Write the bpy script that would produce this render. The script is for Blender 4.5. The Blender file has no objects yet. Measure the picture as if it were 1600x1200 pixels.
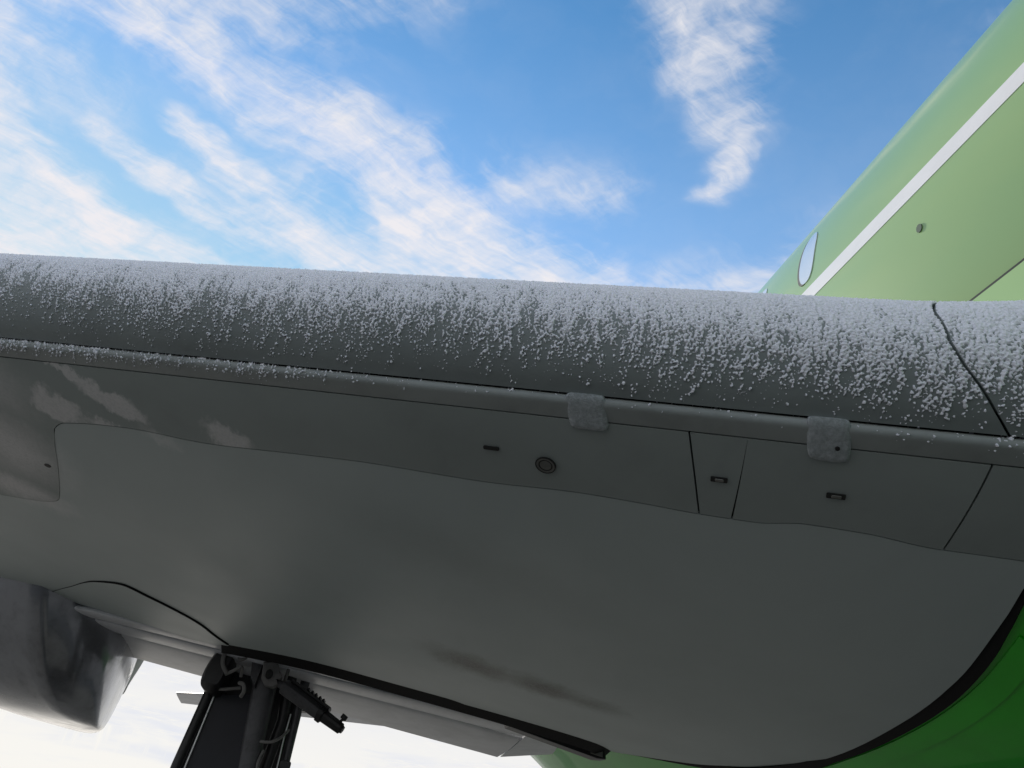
import bpy, bmesh, math, random
import numpy as np
from mathutils import Vector, Matrix

random.seed(7)
S = bpy.context.scene
COL = S.collection
R = math.radians

# ------------------------------------------------------------------ camera
# World: X inboard (to the fuselage), Y aft, Z up; the camera stands 1.6 m above the apron at the origin.
cam_d = bpy.data.cameras.new('camera')
cam = bpy.data.objects.new('camera', cam_d)
COL.objects.link(cam)
S.camera = cam
cam_d.sensor_width = 36.0
cam_d.lens = 27.0
cam_d.clip_start = 0.05
cam_d.clip_end = 20000
cr = Vector((0.95879, -0.23883, 0.15389)); cu = Vector((-0.25492, -0.48393, 0.83716)); cf = Vector((0.12547, 0.84189, 0.52487))
m = Matrix(((cr.x, cu.x, -cf.x), (cr.y, cu.y, -cf.y), (cr.z, cu.z, -cf.z)))
cam.rotation_euler = m.to_euler()
cam.location = (0, 0, 0)
S.render.resolution_x = 1024
S.render.resolution_y = 768
S.render.engine = 'CYCLES'

# ------------------------------------------------------------------ sky and sun
SUN_AZ = 13.0      # degrees from aft (+Y) towards outboard (-X)
SUN_EL = 29.0
CLX, CLY = 13.7, 4.9
world = bpy.data.worlds.new('World')
S.world = world
world.use_nodes = True
wt = world.node_tree
wt.nodes.clear()


class NT:
    """small helper for building node trees"""
    def __init__(self, tree):
        self.t = tree

    def n(self, typ, **kw):
        nd = self.t.nodes.new(typ)
        for k, v in kw.items():
            setattr(nd, k, v)
        return nd

    def put(self, sock, v):
        if isinstance(v, bpy.types.NodeSocket):
            self.t.links.new(v, sock)
        elif v is not None:
            if isinstance(v, (tuple, list)) and len(v) == 3 and sock.type == 'RGBA':
                v = (*v, 1)
            sock.default_value = v

    def math(self, op, a, b=None, c=None, clamp=False):
        nd = self.n('ShaderNodeMath', operation=op, use_clamp=clamp)
        for i, v in enumerate((a, b, c)):
            if v is not None:
                self.put(nd.inputs[i], v)
        return nd.outputs[0]

    def vec(self, op, a, b=None, scale=None):
        nd = self.n('ShaderNodeVectorMath', operation=op)
        self.put(nd.inputs[0], a)
        if b is not None:
            self.put(nd.inputs[1], b)
        if scale is not None:
            self.put(nd.inputs['Scale'], scale)
        return nd.outputs['Value'] if op in ('DOT_PRODUCT', 'LENGTH', 'DISTANCE') else nd.outputs[0]

    def noise(self, vec, scale, detail=4, rough=0.5, dist=0.0, out='Fac'):
        nd = self.n('ShaderNodeTexNoise')
        self.put(nd.inputs['Vector'], vec)
        self.put(nd.inputs['Scale'], scale)
        nd.inputs['Detail'].default_value = detail
        nd.inputs['Roughness'].default_value = rough
        nd.inputs['Distortion'].default_value = dist
        return nd.outputs[out]

    def ramp(self, v, a, b, lo=0.0, hi=1.0, smooth=True):
        nd = self.n('ShaderNodeMapRange', interpolation_type='SMOOTHSTEP' if smooth else 'LINEAR')
        self.put(nd.inputs[0], v)
        for i, x in enumerate((a, b, lo, hi)):
            self.put(nd.inputs[i + 1], x)
        return nd.outputs[0]

    def mix(self, f, a, b):
        nd = self.n('ShaderNodeMix', data_type='RGBA')
        self.put(nd.inputs[0], f)
        self.put(nd.inputs[6], a)
        self.put(nd.inputs[7], b)
        return nd.outputs[2]

    def xyz(self, v):
        nd = self.n('ShaderNodeSeparateXYZ')
        self.put(nd.inputs[0], v)
        return nd.outputs

    def comb(self, x, y, z):
        nd = self.n('ShaderNodeCombineXYZ')
        for i, v in enumerate((x, y, z)):
            self.put(nd.inputs[i], v)
        return nd.outputs[0]

    def mapping(self, v, rot=(0, 0, 0), scale=(1, 1, 1), loc=(0, 0, 0)):
        nd = self.n('ShaderNodeMapping')
        self.put(nd.inputs['Vector'], v)
        nd.inputs['Rotation'].default_value = rot
        nd.inputs['Scale'].default_value = scale
        nd.inputs['Location'].default_value = loc
        return nd.outputs[0]


W = NT(wt)
sky = W.n('ShaderNodeTexSky', sky_type='NISHITA', sun_disc=False)
sky.sun_elevation = R(SUN_EL)
sky.sun_rotation = R(-SUN_AZ)
sky.altitude = 100
sky.air_density = 1.0
sky.dust_density = 0.0
sky.ozone_density = 1.6
hs = W.n('ShaderNodeHueSaturation')
hs.inputs['Hue'].default_value = 0.492
hs.inputs['Saturation'].default_value = 1.15
tc = W.n('ShaderNodeTexCoord')
dirv = tc.outputs['Generated']
dx, dy, dz = W.xyz(dirv)
W.put(hs.inputs['Color'], sky.outputs[0])
W.put(hs.inputs['Saturation'], W.ramp(dz, 0.88, 0.10, 1.24, 0.50, False))
W.put(hs.inputs['Value'], W.math('MULTIPLY', W.ramp(dz, 0.92, 0.66, 1.0, 1.22, False), W.ramp(dz, 0.70, 0.12, 1.0, 0.66, False)))
skyb = W.vec('MINIMUM', hs.outputs[0], (4.1, 4.3, 4.9))       # thin haze keeps the glow round the sun from burning out
zc = W.math('MAXIMUM', dz, 0.06)
P = W.comb(W.math('DIVIDE', dx, zc), W.math('DIVIDE', dy, zc), 0.0)      # position on a flat cirrus layer
w1 = W.vec('SUBTRACT', W.noise(P, 3.4, 4, 0.62, 0, 'Color'), (0.5, 0.5, 0.5))
Pw = W.vec('ADD', P, W.vec('SCALE', w1, scale=0.20))


def seg(a, b, wid, amt):
    """soft brush of cloud along a line on the cirrus layer"""
    ax, ay = a
    bx_, by_ = b
    L = math.hypot(bx_ - ax, by_ - ay)
    d = ((bx_ - ax) / L, (by_ - ay) / L, 0)
    rel = W.vec('SUBTRACT', Pw, (ax, ay, 0))
    t = W.math('MINIMUM', W.math('MAXIMUM', W.vec('DOT_PRODUCT', rel, d), 0.0), L)
    nd = W.n('ShaderNodeVectorMath', operation='SCALE')
    nd.inputs[0].default_value = d
    W.put(nd.inputs['Scale'], t)
    dist = W.vec('LENGTH', W.vec('SUBTRACT', rel, nd.outputs[0]))
    return W.ramp(dist, wid, 0.0, 0.0, amt)


STROKES = [
    ((-.70, .84), (-.34, .945), .145, .95), ((-.34, .945), (.02, 1.08), .18, .98), ((-.06, 1.14), (.25, 1.19), .22, 1.08),
    ((-.92, 1.10), (-.77, 1.34), .15, 1.0), ((-.77, 1.34), (-.54, 1.52), .19, 1.1), ((-.66, 1.12), (-.46, 1.30), .10, .85),
    ((-.46, 1.08), (-.28, 1.26), .11, .95), ((-.28, 1.26), (-.03, 1.30), .19, 1.05),
    ((.17, .48), (.29, .63), .14, .84), ((.29, .62), (.38, .73), .11, .84), ((.40, .74), (.415, .88), .06, .84),
    ((.06, .96), (.25, .93), .11, .52), ((-.30, .78), (-.26, .81), .055, .58),
]
acc = None
for s in STROKES:
    v = seg(*s)
    acc = v if acc is None else W.math('MAXIMUM', acc, v)
# the same broken cirrus goes on over the rest of the sky
gen = W.ramp(W.noise(W.vec('ADD', Pw, (CLX, CLY, 0.0)), 0.75, 2, 0.5), 0.36, 0.54, 0.0, 1.0)
acc = W.math('MAXIMUM', acc, gen)
Pf = W.vec('ADD', P, W.vec('SCALE', w1, scale=0.11))
fib = W.noise(W.mapping(W.mapping(Pf, rot=(0, 0, R(-22))), scale=(1.6, 8.5, 1)), 3.6, 6, 0.68, 0.35)
fib2 = W.noise(W.mapping(W.mapping(Pf, rot=(0, 0, R(42))), scale=(2.0, 8.5, 1)), 3.4, 5, 0.66, 0.35)
puff = W.noise(Pw, 6.0, 5, 0.62, 0.2)
tex = W.math('ADD', W.math('MULTIPLY', fib, 0.42), W.math('ADD', W.math('MULTIPLY', fib2, 0.26), W.math('MULTIPLY', puff, 0.32)))
dens = W.math('ADD', W.math('MULTIPLY', acc, 0.95), W.math('MULTIPLY', W.math('SUBTRACT', tex, 0.5), 3.0))
dens = W.math('MULTIPLY', W.ramp(dens, 0.06, 1.60), W.ramp(acc, 0.0, 0.6))
veil = W.math('MULTIPLY', W.ramp(puff, 0.35, 0.7), W.ramp(acc, -0.1, 0.6, 0.02, 0.27))
cm = W.math('ADD', W.math('MULTIPLY', dens, 0.92), veil, clamp=True)
lowm = W.math('MULTIPLY', W.ramp(dz, 0.32, 0.0), W.ramp(W.noise(W.mapping(dirv, scale=(4, 4, 26)), 1.6, 4, 0.6, 0.4), 0.30, 0.58, 0.35, 1.0))
cm = W.math('MAXIMUM', cm, lowm)
SKY_STR = 0.14
cloudcol = W.mix(W.ramp(dz, 0.05, 0.5), (5.25, 5.15, 4.9), (4.8, 4.7, 4.8))
skyc = W.mix(cm, skyb, cloudcol)
skyc.node.blend_type = 'LIGHTEN'
bg = W.n('ShaderNodeBackground')
W.put(bg.inputs['Color'], skyc)
bg.inputs['Strength'].default_value = SKY_STR
wo = W.n('ShaderNodeOutputWorld')
wt.links.new(bg.outputs[0], wo.inputs[0])
world.cycles.sampling_method = 'MANUAL'
world.cycles.sample_map_resolution = 512

sun_d = bpy.data.lights.new('sun', 'SUN')
sun_d.energy = 3.9
sun_d.angle = R(0.5)
sun_d.color = (1.0, 0.93, 0.83)
sun = bpy.data.objects.new('sun', sun_d)
COL.objects.link(sun)
sd = Vector((-math.sin(R(SUN_AZ)) * math.cos(R(SUN_EL)), math.cos(R(SUN_AZ)) * math.cos(R(SUN_EL)), math.sin(R(SUN_EL))))
sun.rotation_euler = sd.to_track_quat('Z', 'Y').to_euler()
sun.location = sd * 30

S.view_settings.view_transform = 'Standard'
S.view_settings.look = 'None'
S.view_settings.exposure = 0.36
S.view_settings.gamma = 1.0
S.view_settings.use_curve_mapping = False

# ------------------------------------------------------------------ materials
MAT = {}


def mat(name, col, rough=0.5, metal=0.0, coat=0.0, coat_rough=0.08, dirt=0.0, dirt_scale=3.0, bump=0.0, bump_scale=60.0, spec=0.5, dirt_col=None, rvar=0.0):
    m_ = bpy.data.materials.new(name)
    m_.use_nodes = True
    t = NT(m_.node_tree)
    b = m_.node_tree.nodes['Principled BSDF']
    b.inputs['Roughness'].default_value = rough
    b.inputs['Metallic'].default_value = metal
    b.inputs['Coat Weight'].default_value = coat
    b.inputs['Coat Roughness'].default_value = coat_rough
    b.inputs['Specular IOR Level'].default_value = spec
    geo = t.n('ShaderNodeNewGeometry')
    pos = geo.outputs['Position']
    c = col
    if dirt > 0:
        n1 = t.noise(pos, dirt_scale, 6, 0.62, 0.3)
        n2 = t.noise(t.mapping(pos, scale=(1, 0.35, 1)), dirt_scale * 5, 5, 0.6)
        f = t.math('ADD', t.ramp(n1, 0.35, 0.75), t.math('MULTIPLY', t.ramp(n2, 0.5, 0.8), 0.5))
        f = t.math('MULTIPLY', f, dirt, clamp=True)
        dc = dirt_col or tuple(x * 0.45 for x in col)
        c = t.mix(f, (*col, 1), (*dc, 1))
        t.put(b.inputs['Base Color'], c)
    else:
        b.inputs['Base Color'].default_value = (*col, 1)
    if rvar > 0:
        t.put(b.inputs['Roughness'], t.ramp(t.noise(pos, dirt_scale * 2.2, 5, 0.6), 0.3, 0.7, rough - rvar, rough + rvar))
    if bump > 0:
        bp = t.n('ShaderNodeBump')
        bp.inputs['Strength'].default_value = bump
        bp.inputs['Distance'].default_value = 0.01
        t.put(bp.inputs['Height'], t.noise(pos, bump_scale, 4, 0.5))
        t.put(b.inputs['Normal'], bp.outputs[0])
    m_['b'] = 1
    MAT[name] = m_
    return m_


mat('skin_paint', (.435, .49, .485), 0.50, dirt=0.14, dirt_scale=1.1, bump=0.010, bump_scale=2.0, spec=0.5, rvar=0.03)
mat('slat_paint', (.25, .28, .28), 0.55, dirt=0.3, dirt_scale=2.5, bump=0.02, bump_scale=30)
mat('strip_paint', (.33, .355, .35), 0.5, dirt=0.35, dirt_scale=4, bump=0.04, bump_scale=80)
mat('bracket_paint', (.30, .33, .34), 0.6, dirt=0.5, dirt_scale=90, bump=0.3, bump_scale=300, dirt_col=(.62, .65, .69))
mat('inner_dark', (.012, .012, .013), 0.8)
mat('seal_and_shade_black', (.006, .006, .007), 0.75, spec=0.15)  # rubber of the root seal, also the black of the painted shade strips
mat('frost', (.91, .92, .985), 0.75, bump=0.35, bump_scale=420, spec=0.25)
mat('green_paint', (.25, .415, .15), 0.38, coat=0.45, coat_rough=0.08, dirt=0.16, dirt_scale=0.9, dirt_col=(.22, .37, .16), bump=0.06, bump_scale=0.9)
mat('belly_green', (.012, .46, .008), 0.28, spec=0.12, coat=0.22, coat_rough=0.03, dirt=0.3, dirt_scale=1.8, bump=0.03, bump_scale=2.5)
mat('white_paint', (.78, .78, .79), 0.35, coat=0.3, dirt=0.1, dirt_scale=6)
mat('window_pane', (.74, .78, .81), 0.12, coat=1.0, coat_rough=0.02)  # pale base colour stands for the sky reflected in the glass
mat('gasket', (.02, .03, .025), 0.6)
mat('port_metal', (.05, .09, .05), 0.5)
mat('fairing_metal', (.31, .32, .35), 0.17, metal=0.5, coat=0.2, coat_rough=0.06, dirt=0.6, dirt_scale=4.0, dirt_col=(.13, .13, .14), bump=0.35, bump_scale=2.6, rvar=0.05)
mat('gear_black', (.011, .011, .013), 0.45, dirt=0.4, dirt_scale=18, dirt_col=(.03, .029, .028))
mat('gear_blue', (.014, .016, .026), 0.5, coat=0.0, dirt=0.3, dirt_scale=6)
mat('hose_grey', (.20, .195, .19), 0.5, dirt=0.4, dirt_scale=30)
mat('gear_grey', (.085, .085, .092), 0.45, metal=0.3, dirt=0.6, dirt_scale=20)
mat('bright_metal', (.55, .56, .58), 0.3, metal=0.9, dirt=0.3, dirt_scale=15)
mat('flap_paint', (.74, .75, .79), 0.38, dirt=0.35, dirt_scale=3.5, bump=0.02)
mat('tyre_rubber', (.02, .02, .02), 0.85)
mat('latch_dark', (.012, .012, .012), 0.6)
mat('latch_metal', (.20, .20, .19), 0.4, metal=0.5, dirt=0.4, dirt_scale=40)

# apron: large concrete slabs, damp
m_ = mat('concrete', (.105, .105, .10), 0.7, dirt=0.6, dirt_scale=0.35, bump=0.2, bump_scale=25)

# reflected glow painted pale into the outboard underside; dark stains further inboard


def add_glow_and_smudges(name, spots, patch_col):
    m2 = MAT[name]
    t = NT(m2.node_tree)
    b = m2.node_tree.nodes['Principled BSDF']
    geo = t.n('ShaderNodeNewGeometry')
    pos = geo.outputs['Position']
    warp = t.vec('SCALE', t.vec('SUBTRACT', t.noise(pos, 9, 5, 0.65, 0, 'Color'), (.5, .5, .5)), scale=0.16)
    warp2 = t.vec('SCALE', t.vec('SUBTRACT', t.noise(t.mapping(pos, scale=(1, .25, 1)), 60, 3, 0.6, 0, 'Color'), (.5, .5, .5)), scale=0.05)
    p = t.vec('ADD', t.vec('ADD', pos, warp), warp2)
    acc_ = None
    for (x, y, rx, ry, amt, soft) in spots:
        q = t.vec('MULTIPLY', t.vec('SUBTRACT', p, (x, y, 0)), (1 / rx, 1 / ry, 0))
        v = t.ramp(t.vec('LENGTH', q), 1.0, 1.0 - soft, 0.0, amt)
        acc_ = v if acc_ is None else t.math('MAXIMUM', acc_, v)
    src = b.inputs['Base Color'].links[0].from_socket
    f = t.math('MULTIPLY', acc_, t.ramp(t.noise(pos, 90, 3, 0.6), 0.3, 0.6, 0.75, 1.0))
    t.put(b.inputs['Base Color'], t.mix(f, src, (*patch_col, 1)))


GLOW_SPOTS = [(-1.12, 2.50, .15, .030, .55, .5), (-.96, 2.52, .17, .055, .60, .5), (-1.17, 2.69, .14, .085, .60, .5), (-.97, 2.665, .13, .04, .55, .6),
         (-.53, 2.41, .12, .075, .55, .5), (-.78, 2.58, .12, .05, .30, .9), (-1.42, 3.10, .34, .34, .65, 1.0), (-1.45, 2.75, .30, .22, .35, 1.0), (-1.50, 3.44, .36, .18, .7, .9), (-1.75, 2.9, .4, .2, .4, .8), (-2.3, 3.3, .4, .3, .4, .8)]  # pale spots in place of light reflected on the skin
# ------------------------------------------------------------------ mesh helpers


def link(o, parent=None):
    COL.objects.link(o)
    if parent is not None:
        o.parent = parent
    return o


def mesh_obj(name, verts, faces, material, parent=None, smooth=True, angle=35):
    me = bpy.data.meshes.new(name)
    me.from_pydata([tuple(map(float, v)) for v in verts], [], faces)
    bm = bmesh.new()
    bm.from_mesh(me)
    bmesh.ops.recalc_face_normals(bm, faces=bm.faces)
    bm.to_mesh(me)
    bm.free()
    me.materials.append(MAT[material])
    if smooth:
        me.shade_smooth()
        me.set_sharp_from_angle(angle=R(angle))
    else:
        me.shade_flat()
    o = bpy.data.objects.new(name, me)
    return link(o, parent)


def empty(name, loc=(0, 0, 0), parent=None):
    o = bpy.data.objects.new(name, None)
    o.empty_display_size = 0.3
    link(o, parent)
    o.location = loc
    return o


def grid_solid(A, B):
    """closed solid between grid A (front) and grid B (back), both (n, m, 3)"""
    n, m2 = A.shape[:2]
    V = np.concatenate([A.reshape(-1, 3), B.reshape(-1, 3)])
    F = []
    K = n * m2
    for i in range(n - 1):
        for j in range(m2 - 1):
            a = i * m2 + j
            F.append((a, a + 1, a + m2 + 1, a + m2))
            F.append((K + a, K + a + m2, K + a + m2 + 1, K + a + 1))
    for i in range(n - 1):
        for j in (0, m2 - 1):
            a = i * m2 + j
            F.append((a, a + m2, K + a + m2, K + a))
    for j in range(m2 - 1):
        for i in (0, n - 1):
            a = i * m2 + j
            F.append((a, a + 1, K + a + 1, K + a))
    return V, F


def loft(rings, closed=True, cap=True):
    n = len(rings[0])
    V = [p for r in rings for p in r]
    F = []
    for i in range(len(rings) - 1):
        for j in range(n if closed else n - 1):
            k = (j + 1) % n
            F.append((i * n + j, i * n + k, (i + 1) * n + k, (i + 1) * n + j))
    if cap:
        F.append(tuple(range(n)))
        F.append(tuple((len(rings) - 1) * n + j for j in range(n)))
    return V, F


def tube(path, rad, seg=10):
    """round bar along a polyline; rad a number or one per point"""
    path = [Vector(p) for p in path]
    rr = rad if isinstance(rad, (list, tuple)) else [rad] * len(path)
    rings = []
    up = Vector((0.3, 1, 0.2)).normalized()
    for i, p in enumerate(path):
        d = (path[min(i + 1, len(path) - 1)] - path[max(i - 1, 0)]).normalized()
        a = d.cross(up).normalized()
        b = d.cross(a).normalized()
        rings.append([p + (a * math.cos(2 * math.pi * k / seg) + b * math.sin(2 * math.pi * k / seg)) * rr[i] for k in range(seg)])
    return loft(rings)


def smooth_path(pts, n=8):
    """Catmull-Rom through pts"""
    P_ = [np.array(p, float) for p in pts]
    P_ = [2 * P_[0] - P_[1]] + P_ + [2 * P_[-1] - P_[-2]]
    out = []
    for i in range(1, len(P_) - 2):
        a, b, c, d = P_[i - 1:i + 3]
        for k in range(n):
            t = k / n
            out.append(0.5 * ((2 * b) + (c - a) * t + (2 * a - 5 * b + 4 * c - d) * t * t + (3 * b - a - 3 * c + d) * t ** 3))
    out.append(P_[-2])
    return np.array(out)


def prism_xz(poly, y0, y1, bev=0.0):
    """closed outline in (X, Z) extruded from Y=y0 to y1, front and back edges eased by bev"""
    c = np.mean(np.array(poly), axis=0)

    def ring(y, s):
        return [(c[0] + (p[0] - c[0]) * s, y, c[1] + (p[1] - c[1]) * s) for p in poly]
    if bev <= 0:
        return loft([ring(y0, 1), ring(y1, 1)])
    e = 1 - bev / max(0.02, float(np.max(np.abs(np.array(poly) - c))))
    return loft([ring(y0, e), ring(y0 + bev, 1), ring(y1 - bev, 1), ring(y1, e)])


def merge(*parts):
    V, F = [], []
    for v, f in parts:
        o = len(V)
        V += [tuple(p) for p in v]
        F += [tuple(i + o for i in q) for q in f]
    return V, F


def pchip(x, y):
    x = np.array(x, float)
    y = np.array(y, float)
    h = np.diff(x)
    d = np.diff(y) / h
    mm = np.zeros(len(x))
    for i in range(1, len(x) - 1):
        if d[i - 1] * d[i] > 0:
            a = 2 * h[i] + h[i - 1]
            b = h[i] + 2 * h[i - 1]
            mm[i] = (a + b) / (a / d[i - 1] + b / d[i])
    mm[0] = d[0]
    mm[-1] = d[-1]

    def fn(t):
        t = np.asarray(t, float)
        i = np.clip(np.searchsorted(x, t) - 1, 0, len(h) - 1)
        s = (t - x[i]) / h[i]
        return (2 * s**3 - 3 * s**2 + 1) * y[i] + (s**3 - 2 * s**2 + s) * h[i] * mm[i] + (-2 * s**3 + 3 * s**2) * y[i + 1] + (s**3 - s**2) * h[i] * mm[i + 1]
    return fn


# ------------------------------------------------------------------ the ground
V = [(-4000, -4000, -1.6), (4000, -4000, -1.6), (4000, 4000, -1.6), (-4000, 4000, -1.6)]
o = mesh_obj('apron', V, [(0, 1, 2, 3)], 'concrete', smooth=False)
o['kind'] = 'structure'
o['label'] = 'damp grey concrete apron under the aircraft'

# ------------------------------------------------------------------ the aircraft
AC = empty('airplane', (3.62, 5.0, -1.6))
AC['label'] = 'lime green airliner with a white stripe and a frosted grey wing'
AC['category'] = 'airplane'
AC_INV = Matrix.Translation((-3.62, -5.0, 1.6))


def part(o):
    """attach to the aircraft without moving"""
    o.parent = AC
    o.matrix_parent_inverse = AC_INV
    return o


TS, TD = 0.4965, 0.105       # leading edge sweep and dihedral


def yle(X):
    return 1.71 - TS * X


def zb(X):
    return 1.25 - TD * X


Lf = pchip([0, .13, .19, .47, 1.0, 1.6, 2.3, 3.0, 3.8, 4.5, 6], [0, -.165, -.2, -.29, -.385, -.45, -.49, -.48, -.42, -.33, -.1])
Uf = pchip([.0, .2, .7, 1, 2, 3, 4, 4.6, 5.0], [0, .21, .318, .352, .42, .37, .2, .03, -.12])


def LP(X, c, off=0.0):
    """points of the lower wing surface, off metres proud (downwards)"""
    X = np.asarray(X, float)
    c = np.asarray(c, float)
    s = (Lf(c + 1e-3) - Lf(c - 1e-3)) / 2e-3
    n = np.stack([TS * s - TD, s, -np.ones_like(s)], -1)
    n /= np.linalg.norm(n, axis=-1, keepdims=True)
    p = np.stack([X, yle(X) + c, zb(X) + Lf(c)], -1)
    return p + n * np.asarray(off)[..., None] if np.ndim(off) else p + n * off


LINE2 = 0.197                # rear edge of the leading edge strip
wav = pchip([-8, -3, -2, -1.61, -1.41, -1.305, -1.245, -1.205, -1.156, -.896, -.587, -.301, -.097, .282, .520, .683, .840, .958, 1.061, 1.184, 1.350, 1.459, 2.2],
            [1.12, 1.12, 1.11, 1.104, 1.095, 1.06, .82, .52, .477, .456, .480, .469, .463, .476, .466, .474, .486, .488, .466, .470, .493, .492, .495])
te = pchip([-8, -3, -2.0, -1.8, -1.4, -1.24, -.85, -.63, -.165, .41, .98, 1.48, 1.727, 1.8], [2.95, 2.95, 2.95, 2.94, 2.936, 3.02, 3.045, 2.95, 2.85, 2.965, 3.137, 3.46, 3.94, 4.1])
root_x = pchip([0, .197, .492, .566, .759, 1.166, 1.64, 2.204, 2.6, 2.911, 3.236, 3.939, 4.6],
               [1.575, 1.562, 1.558, 1.572, 1.636, 1.771, 1.883, 1.977, 2.025, 2.02, 1.94, 1.745, 1.62])

# dark structure behind the skins
Xs = np.concatenate([np.linspace(-8, -2.5, 8), np.linspace(-2.2, 1.5, 24)])
rings = []
for X in Xs:
    cl = np.array([.17, .25, .47, .8, 1.2, 1.7, 2.3, 2.7])
    lo = LP(np.full_like(cl, X), cl, -0.02)
    cuu = np.array([2.7, 2.0, 1.4, .9, .6, .4, .25, .17])
    hi = np.stack([np.full_like(cuu, X), yle(X) + cuu, zb(X) + Uf(cuu) - 0.03], -1)
    rings.append([tuple(p) for p in lo] + [tuple(p) for p in hi])
v, f = loft(rings)
WING = part(mesh_obj('wing', v, f, 'inner_dark'))

# upper skin, from the slat back to the flap
uu = np.linspace(-8, 2.0, 26)
cc = np.concatenate([np.linspace(.62, 3, 10), np.linspace(3.3, 4.9, 8)])
XX, CC = np.meshgrid(uu, cc, indexing='ij')
A = np.stack([XX, yle(XX) + CC, zb(XX) + Uf(CC)], -1)
B = A.copy()
B[..., 2] -= 0.015
v, f = grid_solid(A, B)
mesh_obj('upper_skin', v, f, 'skin_paint', WING)

# main lower skin: (X, c) grid ending at the trailing edge and at the wing root
vv = np.concatenate([np.linspace(0, .2, 12), np.linspace(.24, 1, 34)])
ll = np.concatenate([np.linspace(0, .45, 16)[:-1], np.linspace(.45, .64, 20)[:-1], np.linspace(.64, 1, 260)])
A = np.zeros((len(ll), len(vv), 3))
B = np.zeros_like(A)
XL = -8.0
# columns follow the outline: right edge is the wing root curve up to its rear end, left edge straight
for j, t in enumerate(vv):
    # right end of this row along the root curve
    c0 = float(wav(1.53)) + 0.005
    cr_ = c0 + (3.94 - c0) * t
    xr = float(root_x(cr_)) - 0.012
    for i, s in enumerate(ll):
        X = XL + (xr - XL) * s
        cs = float(wav(X)) + 0.005
        ce = float(te(min(X, 1.727)))
        c_ = cs + (ce - cs) * t
        # near the root the rows bend to follow the root curve
        bl = min(1, max(0, (X - 0.6) / 0.9))
        bl = bl * bl * (3 - 2 * bl)
        bl *= min(1.0, t / .15)
        cx = c_ + (cr_ - c_) * bl
        A[i, j] = LP(X, cx, 0.0)
        B[i, j] = LP(X, cx, -0.012)
v, f = grid_solid(A, B)
SK = mesh_obj('lower_skin', v, f, 'skin_paint', WING)


def sheet(name, topf, botf, lx, rx, off, th, material, nu=30, nv=8, label=None, ease=True):
    """panel on the lower surface between two spanwise curves; lx, rx = (X at top, X at bottom)"""
    us = np.linspace(0, 1, nu)
    vs = np.linspace(0, 1, nv)
    A_ = np.zeros((nu, nv, 3))
    B_ = np.zeros_like(A_)
    for j, t in enumerate(vs):
        a = lx[0] + (lx[1] - lx[0]) * t
        b = rx[0] + (rx[1] - rx[0]) * t
        X = a + (b - a) * us
        c = topf(X) + (botf(X) - topf(X)) * t
        A_[:, j] = LP(X, c, off)
        B_[:, j] = LP(X, c, off - th)
    v_, f_ = grid_solid(A_, B_)
    o_ = mesh_obj(name, v_, f_, material, WING)
    if label:
        o_['label'] = label
    return o_


G = 0.0022
top = lambda X: np.full_like(X, LINE2 + 0.0035)
bot = lambda X: wav(X)
mat('panel_shaded_paint', (.325, .36, .35), 0.58, dirt=0.2, dirt_scale=2.2, bump=0.015, bump_scale=4, spec=0.35, rvar=0.06)  # skin grey made darker: the shade of the panels' facing is in the colour
add_glow_and_smudges('panel_shaded_paint', GLOW_SPOTS, (.88, .84, .84))
add_glow_and_smudges('skin_paint', GLOW_SPOTS[5:], (.88, .84, .84))
add_glow_and_smudges('skin_paint', [(.58, 3.47, .36, .20, .9, 1.0), (.90, 3.44, .34, .20, .95, 1.0), (1.10, 3.42, .24, .15, .7, 1.0), (.35, 2.5, .8, .25, .15, 1.0)], (.12, .12, .105))
sheet('access_panel', top, bot, (-8, -8), (.695 - G, .829 - G), 0.0015, 0.016, 'panel_shaded_paint', nu=600, nv=10, label='long grey underside panel with a wavy rear edge')
sheet('access_panel', top, bot, (.695 + G, .829 + G), (.8198, .905 - G), 0.0015, 0.016, 'panel_shaded_paint', nu=20, nv=8, label='narrow grey panel with a slot latch')
sheet('access_panel', top, bot, (.8202, .905 + G), (1.286 - G, 1.355 - G), 0.0015, 0.016, 'panel_shaded_paint', nu=90, nv=8, label='wide grey panel next to the wing root')
sheet('access_panel', top, bot, (1.286 + G, 1.355 + G), (1.532, 1.528), 0.0010, 0.016, 'panel_shaded_paint', nu=40, nv=8, label='plain grey root panel')

# leading edge strip behind the slat
strip_prof = smooth_path([(.172, -.148), (.152, -.156), (.139, -.165), (.1345, -.175), (.141, -.187), (.163, -.195), (LINE2 - .002, -.2035)], 5)


def prof_sheet(name, prof, Xarr, th, material, parent, xlim=None, dzf=None):
    """sheet with the given (c, z) profile swept along the span"""
    prof = np.array(prof)
    d = np.gradient(prof, axis=0)
    nrm = np.stack([-d[:, 1], d[:, 0]], -1)
    nrm /= np.linalg.norm(nrm, axis=1, keepdims=True)
    nu, nv = len(Xarr), len(prof)
    A_ = np.zeros((nu, nv, 3))
    B_ = np.zeros_like(A_)
    for j in range(nv):
        X = Xarr if xlim is None else xlim(Xarr, j)
        for G_, o_ in ((A_, 0.0), (B_, th)):
            c = prof[j, 0] + nrm[j, 0] * o_
            z = prof[j, 1] + nrm[j, 1] * o_
            dz_ = 0 if dzf is None else dzf(X, prof[j, 1])
            G_[:, j] = np.stack([X, yle(X) + c, zb(X) + z + dz_], -1)
    v_, f_ = grid_solid(A_, B_)
    return mesh_obj(name, v_, f_, material, parent)


XA = np.concatenate([np.linspace(-8, -2.2, 20)[:-1], np.linspace(-2.2, 1.53, 60)])
prof_sheet('leading_edge_strip', strip_prof, XA, 0.012, 'strip_paint', WING)

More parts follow.
